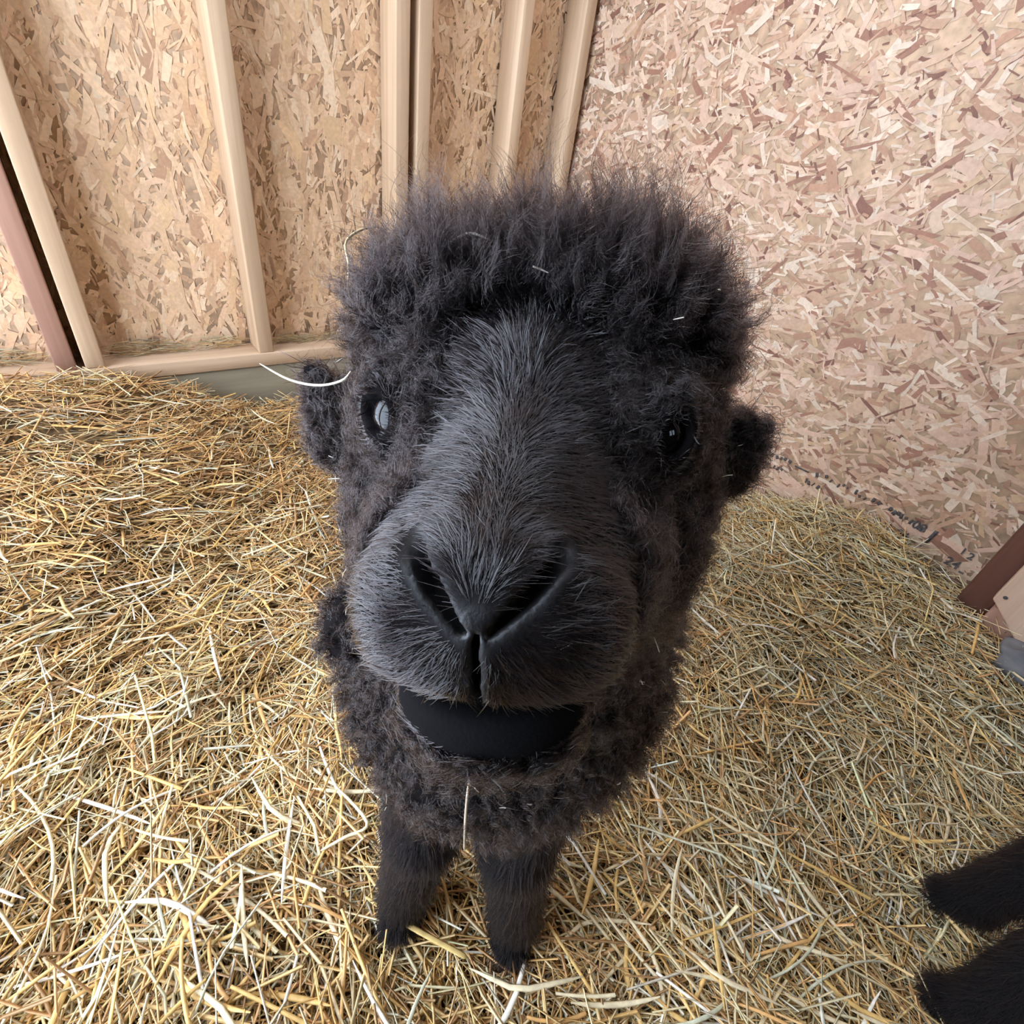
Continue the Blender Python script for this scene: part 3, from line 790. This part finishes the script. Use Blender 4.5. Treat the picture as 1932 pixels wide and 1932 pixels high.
# ink stamped on the board
def ink(name, y, z, w, h, rot=0):
    X = XR - .0012
    c, s_ = math.cos(rot), math.sin(rot)
    v = [(0, -(a * c - b * s_), a * s_ + b * c) for a, b in ((-w / 2, -h / 2), (w / 2, -h / 2), (w / 2, h / 2), (-w / 2, h / 2))]
    v = v + [(.0012, b, c_) for a, b, c_ in v]
    o = mesh_np(name, v, [(0, 1, 2, 3), (7, 6, 5, 4), (0, 4, 5, 1), (1, 5, 6, 2), (2, 6, 7, 3), (3, 7, 4, 0)], M_INK)
    o.location = (X - .0008, y, z); o.parent = wall_right; o.matrix_parent_inverse = wall_right.matrix_basis.inverted()
rr = random.Random(4)
def ink_run(p0, p1, n, hgt):
    for i in range(n):
        t = (i + .5) / n + rr.uniform(-.2, .2) / n
        a = on_x(p0[0] + (p1[0] - p0[0]) * t, p0[1] + (p1[1] - p0[1]) * t, XR)
        if rr.random() < .85:
            ink('stamp_stroke', a[1], a[2] + rr.uniform(-.004, .004), rr.uniform(.003, .009), hgt * rr.uniform(.5, 1.1), rr.uniform(-.5, .5))
ink_run((1440, 848), (1492, 874), 7, .011); ink_run((1440, 868), (1480, 890), 5, .011)
a = on_x(1513, 885, XR); ink('stamp_stroke', a[1], a[2], .040, .004, .03)
ink_run((1540, 892), (1700, 972), 20, .012); ink_run((1516, 906), (1545, 922), 4, .012)
a = on_x(1757, 1013, XR); ink('stamp_stroke', a[1], a[2], .008, .040, -.12)
ink_run((1690, 968), (1745, 1000), 7, .014)
def ink_text(body, px, size, rot=0):
    cu = bpy.data.curves.new('stamp_lettering', 'FONT'); cu.body = body; cu.size = size; cu.extrude = .0004
    cu.align_x = 'CENTER'; cu.align_y = 'CENTER'; cu.offset = .0006
    o = link('stamp_lettering', cu, M_INK)
    a = on_x(*px, XR); o.matrix_world = Matrix.Translation((XR - .0030, a[1], a[2])) @ Matrix(((0, 0, -1, 0), (-1, 0, 0, 0), (0, 1, 0, 0), (0, 0, 0, 1)))
    o.parent = wall_right; o.matrix_parent_inverse = wall_right.matrix_basis.inverted()
ink_text('08', (1735, 993), .030); ink_text('24', (1703, 1008), .026); ink_text('24', (1797, 1062), .030); ink_text('-', (1815, 1078), .034)
ink_text('1', (1818, 1040), .024); ink_text('2', (1832, 1050), .024)

# ------------------------------------------------------------------ single stalks lying on top
def stalk_mesh(name, pts, wid, col_a, flat=1.0, sides=6):
    """a tube along pts with a node ring; pts (k,3)"""
    pts = np.asarray(pts, float); k = len(pts)
    T = np.gradient(pts, axis=0); T /= np.linalg.norm(T, axis=1, keepdims=True)
    up = np.array([0, 0, 1.]) if abs(T[:, 2]).mean() < .8 else np.array([1., 0, 0])
    Sx = np.cross(T, up); Sx /= np.linalg.norm(Sx, axis=1, keepdims=True); Sy = np.cross(Sx, T)
    w = np.full(k, wid / 2) if np.isscalar(wid) else np.asarray(wid) / 2
    a = np.linspace(0, 2 * math.pi, sides, endpoint=False)
    v = pts[:, None] + w[:, None, None] * (np.cos(a)[None, :, None] * Sx[:, None] + flat * np.sin(a)[None, :, None] * Sy[:, None])
    f = [(i * sides + j, i * sides + (j + 1) % sides, (i + 1) * sides + (j + 1) % sides, (i + 1) * sides + j) for i in range(k - 1) for j in range(sides)]
    col = np.repeat(np.asarray(col_a)[None] * np.linspace(.92, 1.06, k)[:, None], sides, 0)
    return v.reshape(-1, 3), np.array(f), col
KIND = [('golden', (.80, .52, .18), 'golden yellow straw stalk lying loose on top of the bedding'),
        ('pale', (.84, .70, .44), 'pale buff straw stalk lying loose on top of the bedding'),
        ('green', (.62, .60, .42), 'dull grey-green hay stem lying loose on top of the bedding'),
        ('bleached', (.88, .80, .66), 'bleached whitish straw stalk lying loose on top of the bedding'),
        ('amber', (.72, .40, .14), 'amber brown straw stalk lying loose on top of the bedding')]
protos = []
rs = np.random.default_rng(12)
for ki, (nm, c, lab) in enumerate(KIND):
    for v_ in range(7):
        L = rs.uniform(.07, .17); k = 7
        t = np.linspace(-.5, .5, k)
        x = t * L; y = rs.normal(0, .05) * L * (t * t * 4 - .4); z = rs.normal(0, .05) * L * (t * t * 4 - .4)
        if v_ % 3 == 0: y = y + np.where(t > .1, (t - .1) * L * rs.uniform(-.7, .7), 0)       # a kink
        wid = rs.uniform(.0030, .0056) * (1 - .25 * (t + .5)) if v_ % 2 else rs.uniform(.004, .0075) * np.sqrt(np.clip(1.02 - (2 * t) ** 2, .06, 1))
        vv, ff_, cc = stalk_mesh('straw_stalk', np.stack([x, y, z], 1), wid, c, .45 if v_ % 2 == 0 else 1.0)
        me = mesh_np('straw_stalk', vv, ff_, M_STRAW, None, True, cc)
        protos.append((ki, me.data, L, 'kinked' if v_ % 3 == 0 else ('broad flat' if v_ % 2 == 0 else 'thin round'))); bpy.data.objects.remove(me)
n_st = 0
while n_st < 300:
    D = rs.random()
    px, py = rs.uniform(-20, 1950), 640 + 1310 * rs.random() ** .75
    g = on_z(px, py, .02)
    if not (XL + .2 < g[0] < XR - .12 and -.6 < g[1] < YF - .15): continue
    if np.hypot(g[0] - .166, g[1] - .160) < .11 or np.hypot(g[0] - .716, g[1] + .272) < .14: continue
    w = np.array([3, 3, 1.2, 1.8, 2]) if g[0] < .45 else np.array([1.2, 2.5, 3, 1.6, 1])
    ki = rs.choice(5, p=w / w.sum())
    cand = [c for c in protos if c[0] == ki]; _, me, L, form = cand[rs.integers(len(cand))]
    o = link('straw_stalk', me)
    z = float(bed(g[0], g[1])) + rs.uniform(.022, .034)
    o.location = (g[0], g[1], z)
    o.rotation_euler = (rs.uniform(-.3, .3), rs.normal(0, .10), float(heading(g[0], g[1], rs, 1)[0]))
    pxw = (BAS @ (np.array([g[0], g[1], 0]) - A_ORG))
    if np.hypot(g[0] - .166, g[1] - .16) < .30: where = 'close to the front hooves of the woolly alpaca'
    elif np.hypot(g[0] - .716, g[1] + .272) < .34: where = 'close to the dark legs of the second alpaca'
    elif g[1] > .80: where = 'near the wall with the open studs'
    elif g[0] > .90: where = 'near the wall of bare strand board'
    elif pxw[0] < 0: where = 'on open bedding to the left of the woolly alpaca'
    else: where = 'on open bedding to the right of the woolly alpaca'
    lab = '%s %s %s' % (form, KIND[ki][2].split(' lying')[0], where)
    tag(o, lab, 'straw', 'loose stalks: ' + lab)
    n_st += 1
def special(name, pts, wid, col, label, flat=1.0):
    pts = np.asarray(pts); 
    # smooth the path
    t = np.linspace(0, len(pts) - 1, 16); i = np.clip(t.astype(int), 0, len(pts) - 2); fr = (t - i)[:, None]
    g = lambda k: pts[np.clip(k, 0, len(pts) - 1)]
    p0, p1, p2, p3 = g(i - 1), g(i), g(i + 1), g(i + 2)
    P = .5 * (2 * p1 + (p2 - p0) * fr + (2 * p0 - 5 * p1 + 4 * p2 - p3) * fr ** 2 + (3 * p1 - p0 - 3 * p2 + p3) * fr ** 3)
    w = wid * np.sqrt(np.clip(1.05 - np.linspace(-1, 1, 16) ** 4, .15, 1))
    c0 = P.mean(0)
    v, f, c = stalk_mesh(name, P - c0, w, col, flat)
    o = mesh_np(name, v, f, M_STRAW, None, True, c); o.location = c0
    tag(o, label, 'straw')
D = at_depth
special('straw_stalk', [D(490, 686, .235), D(545, 716, .225), D(600, 727, .215), D(645, 718, .208), D(662, 700, .205)], .0011, (.66, .60, .48), 'curved whitish straw stalk caught in the wool above the ear')
special('straw_stalk', [D(715, 428, .215), D(680, 434, .206), D(652, 458, .203), D(658, 500, .203), D(655, 548, .206)], .0010, (.80, .62, .34), 'thin bent golden straw hooked on the edge of the topknot')
special('straw_stalk', [D(835, 466, .176), D(868, 446, .174), D(890, 440, .172), D(924, 453, .174)], .0008, (.45, .41, .36), 'pale straw scrap lying in the curls of the topknot')
special('straw_stalk', [D(1202, 768, .168), D(1212, 785, .167), D(1220, 798, .168)], .0005, (.85, .78, .66), 'tiny pale straw sliver beside the eye')
def on_s(x, y, s): r = ray(x, y); return r * (s / (r @ DV)) + np.array([0, 0, H])
special('straw_stalk', [on_s(886, 1465, .146), on_s(881, 1510, .146), on_s(878, 1550, .146), on_s(876, 1605, .150)], .0018, (.62, .50, .36), 'thin dry seed stem hanging from the chest wool below the chin')
special('straw_stalk', [on_z(690, 1692, .050), on_z(770, 1745, .046), on_z(860, 1795, .040), on_z(880, 1806, .036)], .0065, (.86, .60, .22), 'broad golden straw blade lying across in front of the hoof', .35)
special('straw_stalk', [on_z(630, 1480, .03), on_z(693, 1552, .04), on_z(650, 1580, .035), on_z(605, 1605, .03)], .0050, (.88, .74, .46), 'sharply bent pale yellow stalk beside the front leg')
